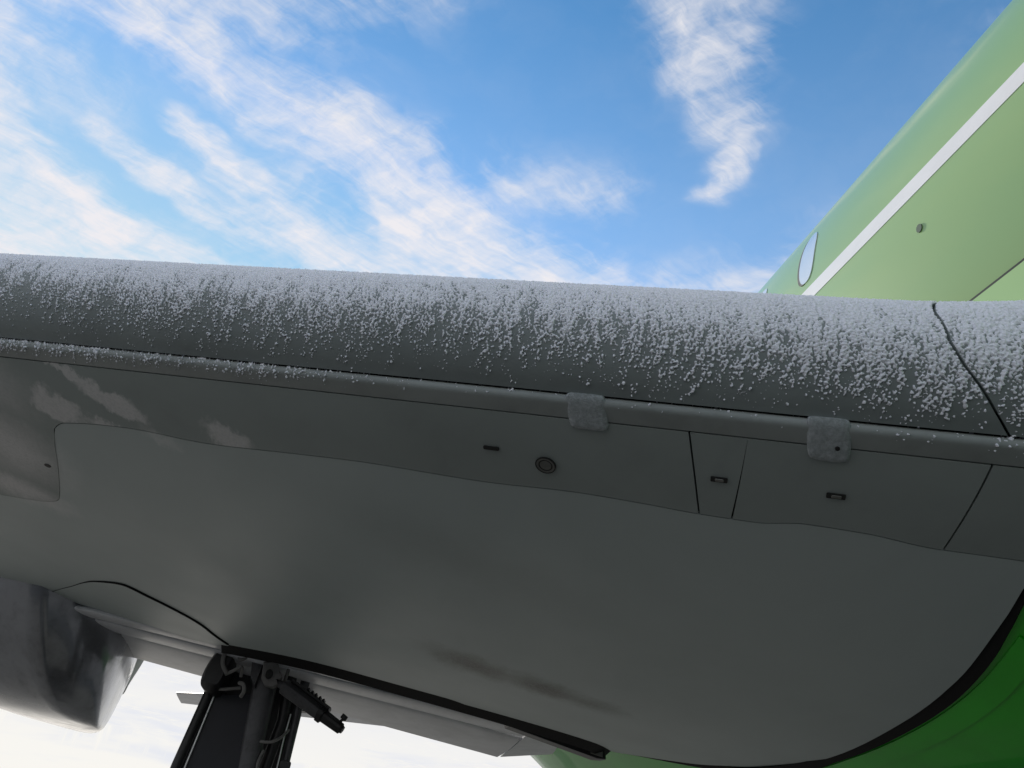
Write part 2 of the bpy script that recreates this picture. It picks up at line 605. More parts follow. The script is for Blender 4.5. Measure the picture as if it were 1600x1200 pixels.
# slat and wing root fillet share one nose profile
nose = smooth_path([(.75, .328), (.5, .292), (.35, .262), (.2, .219), (.12, .184), (.06, .135), (.02, .076), (0, .002), (.012, -.055), (.045, -.105), (.085, -.140), (.13, -.165)], 6)
arc = np.concatenate([[0], np.cumsum(np.linalg.norm(np.diff(nose, axis=0), axis=1))])
seam = pchip([-.17, -.14, -.105, -.055, 0.0, .076, .135, .184, .219, .33], [1.288, 1.2345, 1.191, 1.142, 1.1175, 1.116, 1.140, 1.19, 1.235, 1.40])


def flare(X, z):
    t = np.clip((X - 1.05) / 0.6, 0, 1)
    return 0.085 * t ** 2 * np.clip((z + .1) / .2, 0, 1)


def xl_slat(Xa, j):
    xr = float(seam(nose[j, 1])) - .003
    return -8 + (Xa - Xa[0]) / (Xa[-1] - Xa[0]) * (xr + 8)


def xl_fil(Xa, j):
    xl = float(seam(nose[j, 1])) + .003
    return xl + (1.72 - xl) * Xa


prof_sheet('slat', nose, np.concatenate([np.linspace(0, .6, 20)[:-1], np.linspace(.6, 1, 60)]), 0.014, 'slat_paint', WING, xlim=xl_slat, dzf=flare)
prof_sheet('root_fillet', nose, np.linspace(0, 1, 16), 0.014, 'slat_paint', WING, xlim=xl_fil, dzf=flare)


# ---- small things on the underside
def on_skin(X, c, off):
    p = LP(X, c, off)
    e = 1e-3
    du = LP(X + e, c, off) - LP(X - e, c, off)
    du /= np.linalg.norm(du)
    dv = LP(X, c + e, off) - LP(X, c - e, off)
    n = np.cross(dv, du)
    n /= np.linalg.norm(n)
    if n[2] > 0:
        n = -n
    dv = np.cross(n, du)
    if dv[1] < 0:
        dv = -dv
    return p, du, dv, n


def slab_on_skin(name, X, c, outline, h0, h1, material, bev=0.0, label=None):
    """outline (along span, along chord) in metres, from height h0 to h1 proud of the skin"""
    p, du, dv, n = on_skin(X, c, 0.0)
    pts = np.array(outline)
    ctr = pts.mean(0)

    def ring(h, s):
        return [tuple(p + du * (ctr[0] + (a - ctr[0]) * s) + dv * (ctr[1] + (b - ctr[1]) * s) + n * h) for a, b in pts]
    rings_ = [ring(h0, 1), ring(h1 - bev, 1)]
    if bev > 0:
        rings_.append(ring(h1, 1 - bev / np.abs(pts - ctr).max() * 1.2))
    v_, f_ = loft(rings_)
    o_ = mesh_obj(name, v_, f_, material, WING, angle=30)
    if label:
        o_['label'] = label
    return o_


def rrect(w, h, r, n=5, sk=0.0):
    out = []
    for cx, cy, a0 in ((w / 2 - r, h / 2 - r, 0), (-w / 2 + r, h / 2 - r, 90), (-w / 2 + r, -h / 2 + r, 180), (w / 2 - r, -h / 2 + r, 270)):
        for k in range(n + 1):
            a = R(a0 + 90 * k / n)
            y = cy + r * math.sin(a)
            out.append((cx + r * math.cos(a) + sk * y, y))
    return out


def ring_pts(r, n=28, ex=1.0):
    return [(r * math.cos(2 * math.pi * k / n) * ex, r * math.sin(2 * math.pi * k / n)) for k in range(n)]


def annulus_on_skin(name, X, c, r0, r1, h, material, label=None):
    p, du, dv, n = on_skin(X, c, 0.0)
    rs = []
    for r, hh in ((r0, 0.003), (r0, h), (r1, h), (r1, 0.003)):
        rs.append([tuple(p + du * a + dv * b + n * hh) for a, b in ring_pts(r)])
    v_, f_ = loft(rs, cap=False)
    o_ = mesh_obj(name, v_, f_, material, WING)
    if label:
        o_['label'] = label
    return o_


for (X, c, w, h, inner) in ((.260, .328, .046, .0115, 0), (.816, .339, .042, .015, 1), (1.066, .345, .044, .015, 1)):
    slab_on_skin('latch_slot', X, c, rrect(w, h, .003), 0.0, 0.0060, 'latch_dark', label='dark slot recess in the underside panel')
    if inner:
        slab_on_skin('latch', X + .001, c, rrect(w * .52, h * .62, .002), 0.0, 0.0078, 'latch_metal', bev=.001)
annulus_on_skin('drain_ring', .413, .367, .0295, .0265, 0.0068, 'latch_dark')
annulus_on_skin('drain_collar', .413, .367, .0265, .0205, 0.0062, 'latch_metal')
slab_on_skin('drain_port', .413, .367, ring_pts(.0205), 0.0, 0.0052, 'latch_dark', label='round dark drain port')
slab_on_skin('drain_plug', .413, .367, ring_pts(.0165), 0.0, 0.0058, 'latch_metal')
slab_on_skin('drain_hole', -1.285, .775, ring_pts(.011, ex=1.4), 0.0, 0.0035, 'latch_dark')


# hold-down brackets bridging the strip and the panels
def bracket(X0, w, c0, c1, label, hole=False, rnd=.012):
    nu, nv = 17, 15
    A_ = np.zeros((nu, nv, 3))
    B_ = np.zeros_like(A_)
    for i in range(nu):
        for j in range(nv):
            s, t = i / (nu - 1) * 2 - 1, j / (nv - 1)
            tt = t * 2 - 1
            # rounded outline: superellipse, squarer at the front
            ex = 9 if t < .5 else (4.2 if rnd > .013 else 6)
            sc = min(1.0, (1 / max(1e-6, (abs(s) ** ex + abs(tt) ** ex)) ** (1 / ex)))
            s2, t2 = s * sc, (tt * sc + 1) / 2
            c = c0 + (c1 - c0) * t2
            X = X0 + s2 * w / 2 + .46 * (c - .5 * (c0 + c1))
            edge = max(abs(s), abs(tt))
            bulge = 0.005 * (1 - edge ** 8)
            front = 0.004 * max(0, 1 - t2 / .5)
            A_[i, j] = LP(X, c, 0.006 + bulge + front)
            B_[i, j] = LP(X, c, -0.004)
    v_, f_ = grid_solid(A_, B_)
    o_ = mesh_obj('bracket', v_, f_, 'bracket_paint', WING, angle=60)
    o_['label'] = label
    if hole:
        slab_on_skin('rivet_hole', X0 + .022, c0 + (c1 - c0) * .60, ring_pts(.0055, 14), 0.006, 0.0145, 'latch_dark')
    return o_


bracket(.455, .092, .128, .222, 'square frosted bracket')
bracket(.975, .086, .128, .236, 'rounded frosted bracket with a small hole', hole=True, rnd=.02)

# trailing panel in front of the gear bay, with a wavy front edge
dwf = pchip([-1.79, -1.55, -1.314, -1.153, -1.025, -.778, -.696, -.64], [2.60, 2.28, 2.021, 1.967, 2.073, 2.434, 2.755, 2.93])
nu, nv = 40, 10
A = np.zeros((nu, nv, 3))
B = np.zeros_like(A)
for i, X in enumerate(np.linspace(-1.79, -.645, nu)):
    for j, t in enumerate(np.linspace(0, 1, nv)):
        c = float(dwf(X)) * (1 - t) + t * (float(te(X)) + .002)
        A[i, j] = LP(X, c, 0.006 * min(1, (X + 1.79) / .35))
        B[i, j] = LP(X, c, -0.005)
v, f = grid_solid(A, B)
xs_ = np.linspace(-1.76, -.645, 60)
sp_ = LP(xs_, dwf(xs_) - .002, 0.002)
v2, f2 = tube([tuple(p) for p in sp_], [.0015 + .0062 * min(1.0, max(0.0, (x_ + 1.5) / .4)) for x_ in xs_], 8)
mesh_obj('panel_gap_shade', v2, f2, 'seal_and_shade_black', WING)  # dark bead standing in for the shadow in the panel gap
o = mesh_obj('gear_bay_panel', v, f, 'skin_paint', WING)
o['label'] = 'curved grey panel ahead of the landing gear'

# ------------------------------------------------------------------ fuselage
CX, CZ, RF = 3.62, 2.3, 1.93
st = [(-15.6, .05, 1.55), (-15.3, .45, 1.6), (-14.7, .85, 1.72), (-13.6, 1.3, 1.92), (-12.2, 1.66, 2.12), (-10.5, 1.87, 2.26), (-9, 1.93, 2.3), (-4, 1.93, 2.3), (0, 1.93, 2.3), (4, 1.93, 2.3),
      (7, 1.93, 2.3), (9, 1.78, 2.5), (12, 1.45, 2.8), (15, 1.12, 3.05), (18, .82, 3.2), (22, .55, 3.3), (27.5, .25, 3.4)]
rings = []
NS = 160
for (y, r, z) in st:
    rings.append([(CX + r * math.cos(2 * math.pi * k / NS), y, z + r * math.sin(2 * math.pi * k / NS)) for k in range(NS)])
v, f = loft(rings)
FUS = part(mesh_obj('fuselage', v, f, 'green_paint'))


def cyl_pt(Y, th, off=0.0):
    return (CX - (RF + off) * math.cos(R(th)), Y, CZ + (RF + off) * math.sin(R(th)))


def cyl_patch(name, fn, nu, nv, off, th, material, label=None, parent=FUS):
    """fn(u, v) -> (Y, theta)"""
    A_ = np.zeros((nu, nv, 3))
    B_ = np.zeros_like(A_)
    for i in range(nu):
        for j in range(nv):
            Y, t = fn(i / (nu - 1), j / (nv - 1))
            A_[i, j] = cyl_pt(Y, t, off)
            B_[i, j] = cyl_pt(Y, t, off - th)
    v_, f_ = grid_solid(A_, B_)
    o_ = mesh_obj(name, v_, f_, material, parent)
    if label:
        o_['label'] = label
    return o_


cyl_patch('stripe', lambda u, w: (-9 + 20 * u, 4.15 + 2.75 * w), 21, 8, 0.002, 0.004, 'white_paint', 'white stripe along the green fuselage')


def cabin_window(y0):
    def fn(s, grow):
        def g(u, w):
            a, b = u * 2 - 1, w * 2 - 1
            sc = 1 / max(1e-6, (abs(a) ** 2.6 + abs(b) ** 2.6)) ** (1 / 2.6)
            m3 = max(abs(a), abs(b))
            a2, b2 = a * sc * m3 if m3 > 0 else 0, b * sc * m3 if m3 > 0 else 0
            a2 = a * min(1, sc)
            b2 = b * min(1, sc)
            th_ = 15.2 + b2 * (6.6 + grow)
            return (y0 + a2 * (.064 + grow * .0337) + (th_ - 15.2) * .006 + s, th_)
        return g
    wdw = cyl_patch('cabin_window', fn(.017, .0), 15, 15, 0.003, 0.01, 'gasket', 'cabin window above the white stripe')
    pane = cyl_patch('pane_outer', fn(0, 0), 15, 15, 0.0038, 0.003, 'window_pane', parent=wdw)
    pane.name = 'window_pane'


# a window is a sub-part with its pane; the fuselage carries the windows over the wing and aft of it
for k in range(8):
    cabin_window(2.60 + .50 * k)
for k in range(9):
    cabin_window(-4.0 + .50 * k if k < 9 else 0)

cyl_patch('static_port', lambda u, w: (1.79 + (u - .5) * .028 * (1 - abs(2 * w - 1) ** 3 * .7), -1.45 + (w - .5) * 1.1), 7, 7, 0.004, 0.006, 'port_metal', 'small dark port below the stripe')

# belly fairing
sec = smooth_path([(1.738, 1.83), (1.70, 1.6), (1.63, 1.3), (1.57, 1.05), (1.553, .9), (1.586, .79), (1.655, .737), (1.785, .668), (1.898, .606), (2.005, .556), (2.2, .492), (2.6, .43), (3.1, .392), (3.62, .38)], 14)
full = [tuple(p) for p in sec] + [(2 * 3.62 - p[0], p[1]) for p in sec[::-1][1:]]
rings = []
for (y, s) in ((-2.6, .0), (-2.2, .35), (-1.4, .72), (-.4, .93), (.6, 1), (3, 1), (5.6, 1), (6.4, .95), (7.2, .7), (8.0, .3), (8.6, 0)):
    ring_ = []
    for (x, z) in full:
        d = math.hypot(x - CX, z - CZ)
        # shrink onto a circle slightly inside the fuselage
        k_ = (RF - .03) / d
        xi, zi = CX + (x - CX) * k_, CZ + (z - CZ) * k_
        ring_.append((xi + (x - xi) * s, y, zi + (z - zi) * s))
    rings.append(ring_)
kz = max(i for i, p in enumerate(sec) if p[1] > 1.0)
nn = len(full)
v, f = loft([r[kz:nn - kz] for r in rings], closed=False, cap=False)
BEL = part(mesh_obj('belly_fairing', v, f, 'belly_green', angle=60))
BEL['label'] = 'glossy dark green belly below the wing root'
for sl in (slice(0, kz + 1), slice(nn - kz - 1, nn)):
    v, f = loft([r[sl] for r in rings], closed=False, cap=False)
    mesh_obj('root_fairing', v, f, 'green_paint', FUS, angle=60)
# lip where the fairing lies on the fuselage
cyl_patch('fairing_edge', lambda u, w: (-.5 + 9 * u, -13.70 - .40 * w), 30, 3, 0.0045, .01, 'gasket', 'dark seam of the wing root fairing')

# rubber seal along the wing root, lying on the fairing
cs_ = np.linspace(.5, 3.94, 90)
wid = np.interp(cs_, [.5, .7, .95, 1.3, 1.7, 2.3, 2.8, 3.3, 3.94], [.010, .013, .028, .033, .030, .026, .024, .022, .022])
secA = np.array(sec)
sarc = np.concatenate([[0], np.cumsum(np.linalg.norm(np.diff(secA, axis=0), axis=1))])
sfine = np.linspace(0, sarc[-1], 6000)
xfine, zfine = np.interp(sfine, sarc, secA[:, 0]), np.interp(sfine, sarc, secA[:, 1])


def sec_s(p_):
    return sfine[np.argmin((xfine - p_[0]) ** 2 + (zfine - p_[2]) ** 2)]


nv = 7
A = np.zeros((len(cs_), nv, 3))
B = np.zeros_like(A)
for i, c in enumerate(cs_):
    x0 = float(root_x(c))
    p0 = LP(x0, c, 0.0)
    s0 = sec_s(p0)
    for j in range(nv):
        s = s0 - .03 + (wid[i] + .03) * j / (nv - 1)
        x = np.interp(s, sarc, secA[:, 0])
        z = np.interp(s, sarc, secA[:, 1])
        A[i, j] = (x - .010, p0[1], z - .010)
        B[i, j] = (x + .02, p0[1], z + .02)
v, f = grid_solid(A, B)
o = mesh_obj('root_seal', v, f, 'seal_and_shade_black', BEL)
o['label'] = 'black rubber seal between wing and green belly'


def belly_plate(y0, y1, s_off0, s_off1, w, name, material, hgt=.006):
    """thin raised plate following the seal line on the green fairing"""
    n_, m3 = 14, 5
    A_ = np.zeros((n_, m3, 3))
    B_ = np.zeros_like(A_)
    for i in range(n_):
        t = i / (n_ - 1)
        y = y0 + (y1 - y0) * t
        # seal position at this Y
        cs2 = np.linspace(.5, 3.9, 120)
        xs2 = root_x(cs2)
        ys2 = yle(xs2) + cs2
        c = float(np.interp(y, ys2, cs2))
        p0 = LP(float(root_x(c)), c, 0.0)
        s0 = sec_s(p0) + s_off0 + (s_off1 - s_off0) * t
        for j in range(m3):
            s = s0 + w * j / (m3 - 1)
            x = np.interp(s, sarc, secA[:, 0])
            z = np.interp(s, sarc, secA[:, 1])
            A_[i, j] = (x - hgt * .7, y, z - hgt * .7)
            B_[i, j] = (x + .01, y, z + .01)
    v_, f_ = grid_solid(A_, B_)
    return mesh_obj(name, v_, f_, material, BEL)


belly_plate(1.70, 3.30, .046, .034, .075, 'fairing_panel', 'belly_green', .005)

# ------------------------------------------------------------------ flap behind the gear
def zf(X, a, b):
    """flap height: straight dihedral line through a at X=-1.44 and b at X=1.36"""
    return a + (b - a) * (np.asarray(X) + 1.44) / 2.8


def air_section(y0, z0, y1, z1, th, n=12):
    """thin airfoil outline in (Y, Z)"""
    up_, lo_ = [], []
    for k in range(n + 1):
        t = 0.5 * (1 - math.cos(math.pi * k / n))
        h = th * (2.6 * math.sqrt(t) * (1 - t) + .03)
        y = y0 + (y1 - y0) * t
        z = z0 + (z1 - z0) * t
        up_.append((y, z + h * .75))
        lo_.append((y, z - h * .25))
    return up_ + lo_[::-1]


def span_loft(name, xs, secf, material, parent, label=None):
    rs = [[(X, p[0], p[1]) for p in secf(X)] for X in xs]
    v_, f_ = loft(rs)
    o_ = mesh_obj(name, v_, f_, material, parent, angle=40)
    if label:
        o_['label'] = label
    return o_


fx = np.linspace(-6.5, 1.34, 40)


def dy(X):
    return max(0.0, (-1.5 - X)) * .30


FLAP = part(span_loft('flap', fx, lambda X: air_section(5.62 + dy(X), float(zf(X, .885, .745)), 6.28 + dy(X), float(zf(X, .838, .668)), .07), 'flap_paint', None, 'light grey trailing edge flap'))
span_loft('flap_vane', fx, lambda X: air_section(5.36 + dy(X), float(zf(X, .885, .775)), 5.60 + dy(X), float(zf(X, .872, .748)), .05), 'flap_paint', FLAP)
span_loft('flap_track_strip', fx, lambda X: air_section(5.18 + dy(X), float(zf(X, .895, .79)), 5.34 + dy(X), float(zf(X, .885, .782)), .04), 'flap_paint', FLAP)
# root fairing of the flap: rounded light grey cap
rs = []
for t in np.linspace(0, 1, 9):
    X = 1.35 + .52 * t
    dz2 = .05 * t
    rs.append([(X, p[0], p[1] + dz2) for p in air_section(5.3, .80, 6.22 - .30 * t, .668 + .05 * t, .08)])
v, f = loft(rs)
o = mesh_obj('flap_end_cap', v, f, 'flap_paint', FLAP)
o['label'] = 'smooth grey cap between flap and green belly'

# dark actuator beam under the trailing edge near the root
outl = [(1.035, .735), (1.30, .715), (1.64, .695), (1.655, .605), (1.60, .600), (1.05, .674)]
v, f = prism_xz(outl, 4.72, 4.84, .008)
BEAM = part(mesh_obj('flap_drive_beam', v, f, 'gear_black', smooth=False))
BEAM['label'] = 'black beam under the trailing edge beside the green belly'
v, f = prism_xz([(1.05, .676), (1.61, .600), (1.612, .586), (1.048, .662)], 4.68, 4.86, .003)
mesh_obj('flange', v, f, 'gear_black', BEAM, smooth=False).matrix_parent_inverse = BEAM.matrix_parent_inverse
v, f = prism_xz([(1.545, .700), (1.62, .690), (1.628, .612), (1.555, .620)], 4.705, 4.725, .003)
mesh_obj('end_plate', v, f, 'latch_metal', BEAM, smooth=False)

# black strip painting in the shaded cavity along the lower skin edge
xs = np.linspace(-.70, 1.70, 40)
A = np.zeros((len(xs), 4, 3))
B = np.zeros_like(A)
for i, X in enumerate(xs):
    c = float(te(min(X, 1.72)))
    w_ = .05 + .10 * np.exp(-((X - .1) / .6) ** 2)
    for j in range(4):
        p = LP(X, c - .03, 0.0)
        A[i, j] = p + np.array([0, .035 + .16 * j / 3, .012 - .035 * (j / 3)])
        B[i, j] = A[i, j] + np.array([0, 0, .08])
v, f = grid_solid(A, B)
mesh_obj('cavity_shade_strip', v, f, 'seal_and_shade_black', WING)

# ------------------------------------------------------------------ keeled fairing under the wing
def fairing_layers(z_list, stem, right, left, tail, n=30):
    rs_ = []
    for k, z in enumerate(z_list):
        t = k / (len(z_list) - 1)
        sx, sy = stem(t)
        rx, ry = right(t)
        lx, ly = left(t)
        tx, ty = tail(t)
        pts = []
        ctrl = [(sx, sy), (sx + (rx - sx) * .62, sy + (ry - sy) * .38), (rx, ry), (rx + (tx - rx) * .25, ry + (ty - ry) * .45), (tx, ty),
                (lx + (tx - lx) * .25, ly + (ty - ly) * .45), (lx, ly), (sx + (lx - sx) * .60, sy + (ly - sy) * .40), (sx, sy)]
        sp = smooth_path(ctrl, 6)[:-1]
        rs_.append([(p[0], p[1], z) for p in sp])
    return rs_


zl = [1.25, 1.10, .98, .88, .78, .68, .58, .49, .42, .37, .345, .335]
lerp = lambda a, b, t: a + (b - a) * t
ease = lambda t: t * t


def q(a, b, p=2.0):
    return lambda t: (lerp(a[0], b[0], t ** p), lerp(a[1], b[1], t ** p))


rs = fairing_layers(zl, q((-1.80, 4.95), (-1.47, 5.92), 1.7), q((-1.385, 5.85), (-1.41, 6.02), 3.0), q((-2.75, 6.0), (-1.75, 6.3), 3.2), q((-2.1, 8.6), (-1.62, 6.6), 2.2))
v, f = loft(rs)
PODF = part(mesh_obj('flap_track_fairing', v, f, 'fairing_metal', angle=130))
PODF['label'] = 'glossy keeled grey fairing hanging under the wing'
rs = fairing_layers([1.25, 1.1, 1.0, .92, .85, .79, .74], q((-1.80, 5.6), (-1.7, 6.0), 1.7), q((-1.40, 6.3), (-1.50, 6.35), 1.5), q((-2.6, 6.4), (-1.9, 6.6), 2), q((-2.1, 8.8), (-1.8, 8.0), 2))
v, f = loft(rs)
o = mesh_obj('fairing_tail', v, f, 'slat_paint', PODF, angle=50)

# ------------------------------------------------------------------ main landing gear
GEAR = empty('landing_gear', (-.4, 5.6, -1.6))
part(GEAR)
GEAR.matrix_parent_inverse = AC_INV
GEAR['label'] = 'black main landing gear leg with an actuator arm'
G_INV = Matrix.Translation((.4, -5.6, 1.6))


def gp(o_):
    o_.parent = GEAR
    o_.matrix_parent_inverse = G_INV
    return o_


def gmesh(name, vf, material, smooth=True, angle=35, label=None):
    o_ = gp(mesh_obj(name, vf[0], vf[1], material, None, smooth, angle))
    if label:
        o_['label'] = label
    return o_


# housing: open hood, back wall and rounded left cheek
cheek = [tuple(p) for p in smooth_path([(-.63, 1.02), (-.70, .965), (-.745, .90), (-.785, .80), (-.80, .70), (-.785, .645), (-.74, .625), (-.68, .635), (-.655, .75), (-.63, .88), (-.58, 1.02)], 4)]
gmesh('housing_cheek', prism_xz(cheek, 5.40, 5.85, .05), 'gear_black', angle=50)
gmesh('housing_back', prism_xz([(-.70, 1.05), (-.70, .62), (-.12, .66), (-.10, 1.05)], 5.80, 5.9), 'gear_black', False)
gmesh('housing_roof', prism_xz([(-.68, 1.08), (-.68, .985), (-.12, .93), (-.10, 1.05)], 5.2, 5.85), 'gear_black', False)
gmesh('gear_door', prism_xz([(-.725, .64), (-.47, .69), (-.42, .2), (-.42, -.55), (-.80, -.62), (-.785, .1)], 5.68, 5.72, .006), 'gear_blue', False, label='flat dark blue gear door')
gmesh('door_edge', tube([(-.752, 5.66, .64), (-.795, 5.66, .2), (-.83, 5.66, -.5)], .032, 12), 'gear_black')
gmesh('door_highlight', tube([(-.716, 5.665, .635), (-.745, 5.665, .21), (-.77, 5.665, -.5)], .0085, 8), 'bright_metal')  # bright bar added in place of the highlight along the door edge
# main strut
strut = []
for z, x0, x1 in ((1.0, -.50, -.36), (.85, -.52, -.34), (.70, -.485, -.333), (.45, -.452, -.312), (.24, -.42, -.295), (-.2, -.42, -.295)):
    cx_, r_ = (x0 + x1) / 2, (x1 - x0) / 2
    strut.append([(cx_ + r_ * math.copysign(abs(math.cos(a)) ** .6, math.cos(a)), 5.5 + .07 * math.copysign(abs(math.sin(a)) ** .6, math.sin(a)), z) for a in [2 * math.pi * k / 20 for k in range(20)]])
gmesh('strut', loft(strut), 'gear_grey', angle=50)
gmesh('shock_absorber', tube([(-.36, 5.5, -.2), (-.36, 5.5, -1.05)], .055, 20), 'bright_metal')
gmesh('trunnion', prism_xz([(-.60, 1.0), (-.49, 1.0), (-.452, .84), (-.462, .69), (-.505, .74), (-.53, .85)], 5.40, 5.5, .012), 'gear_grey', angle=40)
gmesh('side_stay', tube([(-.28, 5.56, 1.0), (-.27, 5.57, .8), (-.245, 5.58, .55), (-.27, 5.6, .25), (-.33, 5.6, -.2)], [.05, .042, .035, .04, .04], 12), 'gear_black')
gmesh('bay_wall', prism_xz([(-.36, 1.0), (-.14, .95), (-.145, .5), (-.175, .2), (-.19, -.35), (-.34, -.35)], 5.74, 5.78), 'gear_black', False)
gmesh('torque_link', prism_xz([(-.31, .1), (-.2, -.25), (-.31, -.6), (-.33, -.6), (-.27, -.25), (-.34, .1)], 5.36, 5.46, .01), 'gear_black', False)
gmesh('rear_leg', tube([(-.175, 5.62, .95), (-.170, 5.62, .64), (-.155, 5.62, .30), (-.15, 5.62, -.3)], [.032, .03, .028, .028], 14), 'gear_grey')
gmesh('brake_pipe', tube([(-.205, 5.56, .60), (-.205, 5.56, .45), (-.195, 5.56, .28), (-.20, 5.56, -.2)], .006, 8), 'bright_metal')
gmesh('pipe_clamp', prism_xz(rrect(.075, .05, .015), 0, .06, .006), 'gear_black')
bpy.data.objects['pipe_clamp'].location = (-.155, 5.56, .31)
gp(bpy.data.objects['pipe_clamp']).matrix_parent_inverse = G_INV
# hydraulic hoses
for pts, r_ in (([(-.66, 5.4, .93), (-.70, 5.38, .86), (-.695, 5.38, .79), (-.655, 5.4, .74)], .014),
                ([(-.66, 5.42, .735), (-.61, 5.38, .765), (-.575, 5.38, .79), (-.565, 5.42, .74)], .011),
                ([(-.62, 5.4, .90), (-.575, 5.37, .885), (-.56, 5.37, .855), (-.60, 5.38, .83), (-.615, 5.4, .86)], .011),
                ([(-.56, 5.4, .70), (-.53, 5.37, .69), (-.515, 5.37, .655), (-.525, 5.4, .625)], .013),
                ([(-.72, 5.5, .645), (-.64, 5.46, .655), (-.55, 5.46, .68)], .010),
                ([(-.33, 5.4, .40), (-.27, 5.37, .405), (-.22, 5.4, .44), (-.185, 5.48, .50)], .009),
                ([(-.36, 5.42, .95), (-.30, 5.38, .90), (-.29, 5.38, .8), (-.30, 5.42, .72)], .012),
                ([(-.30, 5.45, .36), (-.31, 5.43, .28), (-.29, 5.43, .2), (-.30, 5.46, .05)], .008)):
    gmesh('hydraulic_hose', tube([tuple(p) for p in smooth_path(pts, 5)], r_, 8), 'hose_grey')
# clevis: a bracket with an eye
A_ = []
cl = [(-.452, .842), (-.40, .855), (-.355, .845), (-.335, .80), (-.312, .778), (-.318, .755), (-.345, .758), (-.322, .725), (-.352, .705), (-.40, .708), (-.435, .745)]
gmesh('clevis', prism_xz(cl, 5.34, 5.42, .008), 'hose_grey', False)
gmesh('clevis_pin', prism_xz([(-.395 + .022 * math.cos(a), .775 + .03 * math.sin(a)) for a in [2 * math.pi * k / 16 for k in range(16)]], 5.325, 5.35, .003), 'latch_dark')
gmesh('clevis_neck', tube([(-.33, 5.38, .74), (-.27, 5.32, .722)], [.022, .03], 12), 'gear_grey')
# actuator arm, a box beam pointing down and inboard
a0, a1 = Vector((-.285, 5.31, .722)), Vector((.125, 5.20, .535))
ax = (a1 - a0).normalized()
side = Vector((0, 1, 0)).cross(ax).normalized()
if side.z < 0:
    side = -side
nrm_ = ax.cross(side).normalized()


def beam(t0, t1, hw0, hw1, d, off=0.0, offn=0.0):
    rs_ = []
    L = (a1 - a0).length
    for t, hw in ((t0, hw0 * .8), (t0 + .01, hw0), (t1 - .01, hw1), (t1, hw1 * .8)):
        c = a0 + ax * (t * L) + side * off + nrm_ * offn
        e = .25
        rs_.append([tuple(c + side * (sx * hw) + nrm_ * (sn * d)) for sx, sn in ((1, e), (e, 1), (-e, 1), (-1, e), (-1, -e), (-e, -1), (e, -1), (1, -e))])
    return loft(rs_)


ACT = gmesh('actuator_arm', beam(0, .66, .046, .042, .04), 'gear_grey', False, label='dark actuator arm pointing down to the right')
gmesh('actuator_rail', beam(.06, .72, .016, .014, .034, .048), 'gear_black', False)
gmesh('actuator_end', beam(.64, 1.0, .038, .032, .036), 'gear_black', False)
gmesh('actuator_collar', beam(.62, .70, .05, .05, .046), 'gear_black', False)
for t in (.30, .37, .43, .50, .56):
    gmesh('actuator_tooth', beam(t, t + .035, .012, .007, .02, .068), 'gear_black', False)
gmesh('end_knob', tube([tuple(a0 + ax * .43 + side * .02), tuple(a0 + ax * .435 + side * .045), tuple(a0 + ax * .435 + side * .048), tuple(a0 + ax * .435 + side * .075)], [.009, .009, .021, .021], 12), 'gear_black')
gmesh('end_cap', tube([tuple(a1 - ax * .012), tuple(a1 + ax * .012)], [.026, .022], 10), 'gear_black')
# axle and wheels, below the frame
gmesh('axle', tube([(-.85, 5.5, -1.05), (.13, 5.5, -1.05)], .06, 16), 'gear_grey')
for xc in (-.72, 0.0):
    prof_w = [(-.17, .28), (-.19, .36), (-.19, .47), (-.15, .53), (-.06, .55), (.06, .55), (.15, .53), (.19, .47), (.19, .36), (.17, .28)]
    rs = [[(xc + p[0], 5.5 + p[1] * math.cos(2 * math.pi * k / 40), -1.05 + p[1] * math.sin(2 * math.pi * k / 40)) for k in range(40)] for p in prof_w]
    gmesh('wheel_tyre', loft(rs), 'tyre_rubber')
    gmesh('wheel_hub', tube([(xc - .18, 5.5, -1.05), (xc - .15, 5.5, -1.05), (xc + .15, 5.5, -1.05), (xc + .18, 5.5, -1.05)], [.2, .27, .27, .2], 28), 'bright_metal')

# ------------------------------------------------------------------ tail
def tail_sec(X):
    t = (X + 4.2) / 7.4
    y0 = lerp(25.0, 21.8, t)
    ch = lerp(1.5, 3.2, t)
    z = lerp(2.68, 3.38, t)
    return air_section(y0, z - .02, y0 + ch, z + .12 - ch * .16 + .0, .10 * (.6 + .4 * t))


STAB = part(span_loft('tailplane', np.linspace(-4.2, 3.5, 12), tail_sec, 'flap_paint', None, 'distant grey tailplane tip seen under the flap'))
rs = []
for t in np.linspace(0, 1, 8):
    z = lerp(3.9, 9.6, t)
    y0 = lerp(18.5, 24.5, t)
    y1 = lerp(25.5, 27.3, t)
    rs.append([(CX + (p[1]), p[0], z) for p in air_section(y0, 0, y1, 0, .12)])
v, f = loft(rs)
part(mesh_obj('tail_fin', v, f, 'green_paint', angle=40))

# ------------------------------------------------------------------ frost
rng = np.random.default_rng(11)


def band_noise(nx, ny, dx_, lam, aniso=1.0, ang=0.0, bw=0.45):
    """gaussian noise with features of about lam metres; aniso > 1 stretches along ang"""
    k = np.fft.fft2(rng.standard_normal((nx, ny)))
    fx_ = np.fft.fftfreq(nx, dx_)[:, None]
    fy_ = np.fft.fftfreq(ny, dx_)[None, :]
    ca, sa = math.cos(ang), math.sin(ang)
    a = (fx_ * ca + fy_ * sa) * aniso
    b = (-fx_ * sa + fy_ * ca)
    r_ = np.sqrt(a * a + b * b) * lam
    w_ = np.exp(-((np.log(np.maximum(r_, 1e-6))) / bw) ** 2)
    w_[0, 0] = 0
    o_ = np.fft.ifft2(k * w_).real
    return o_ / o_.std()


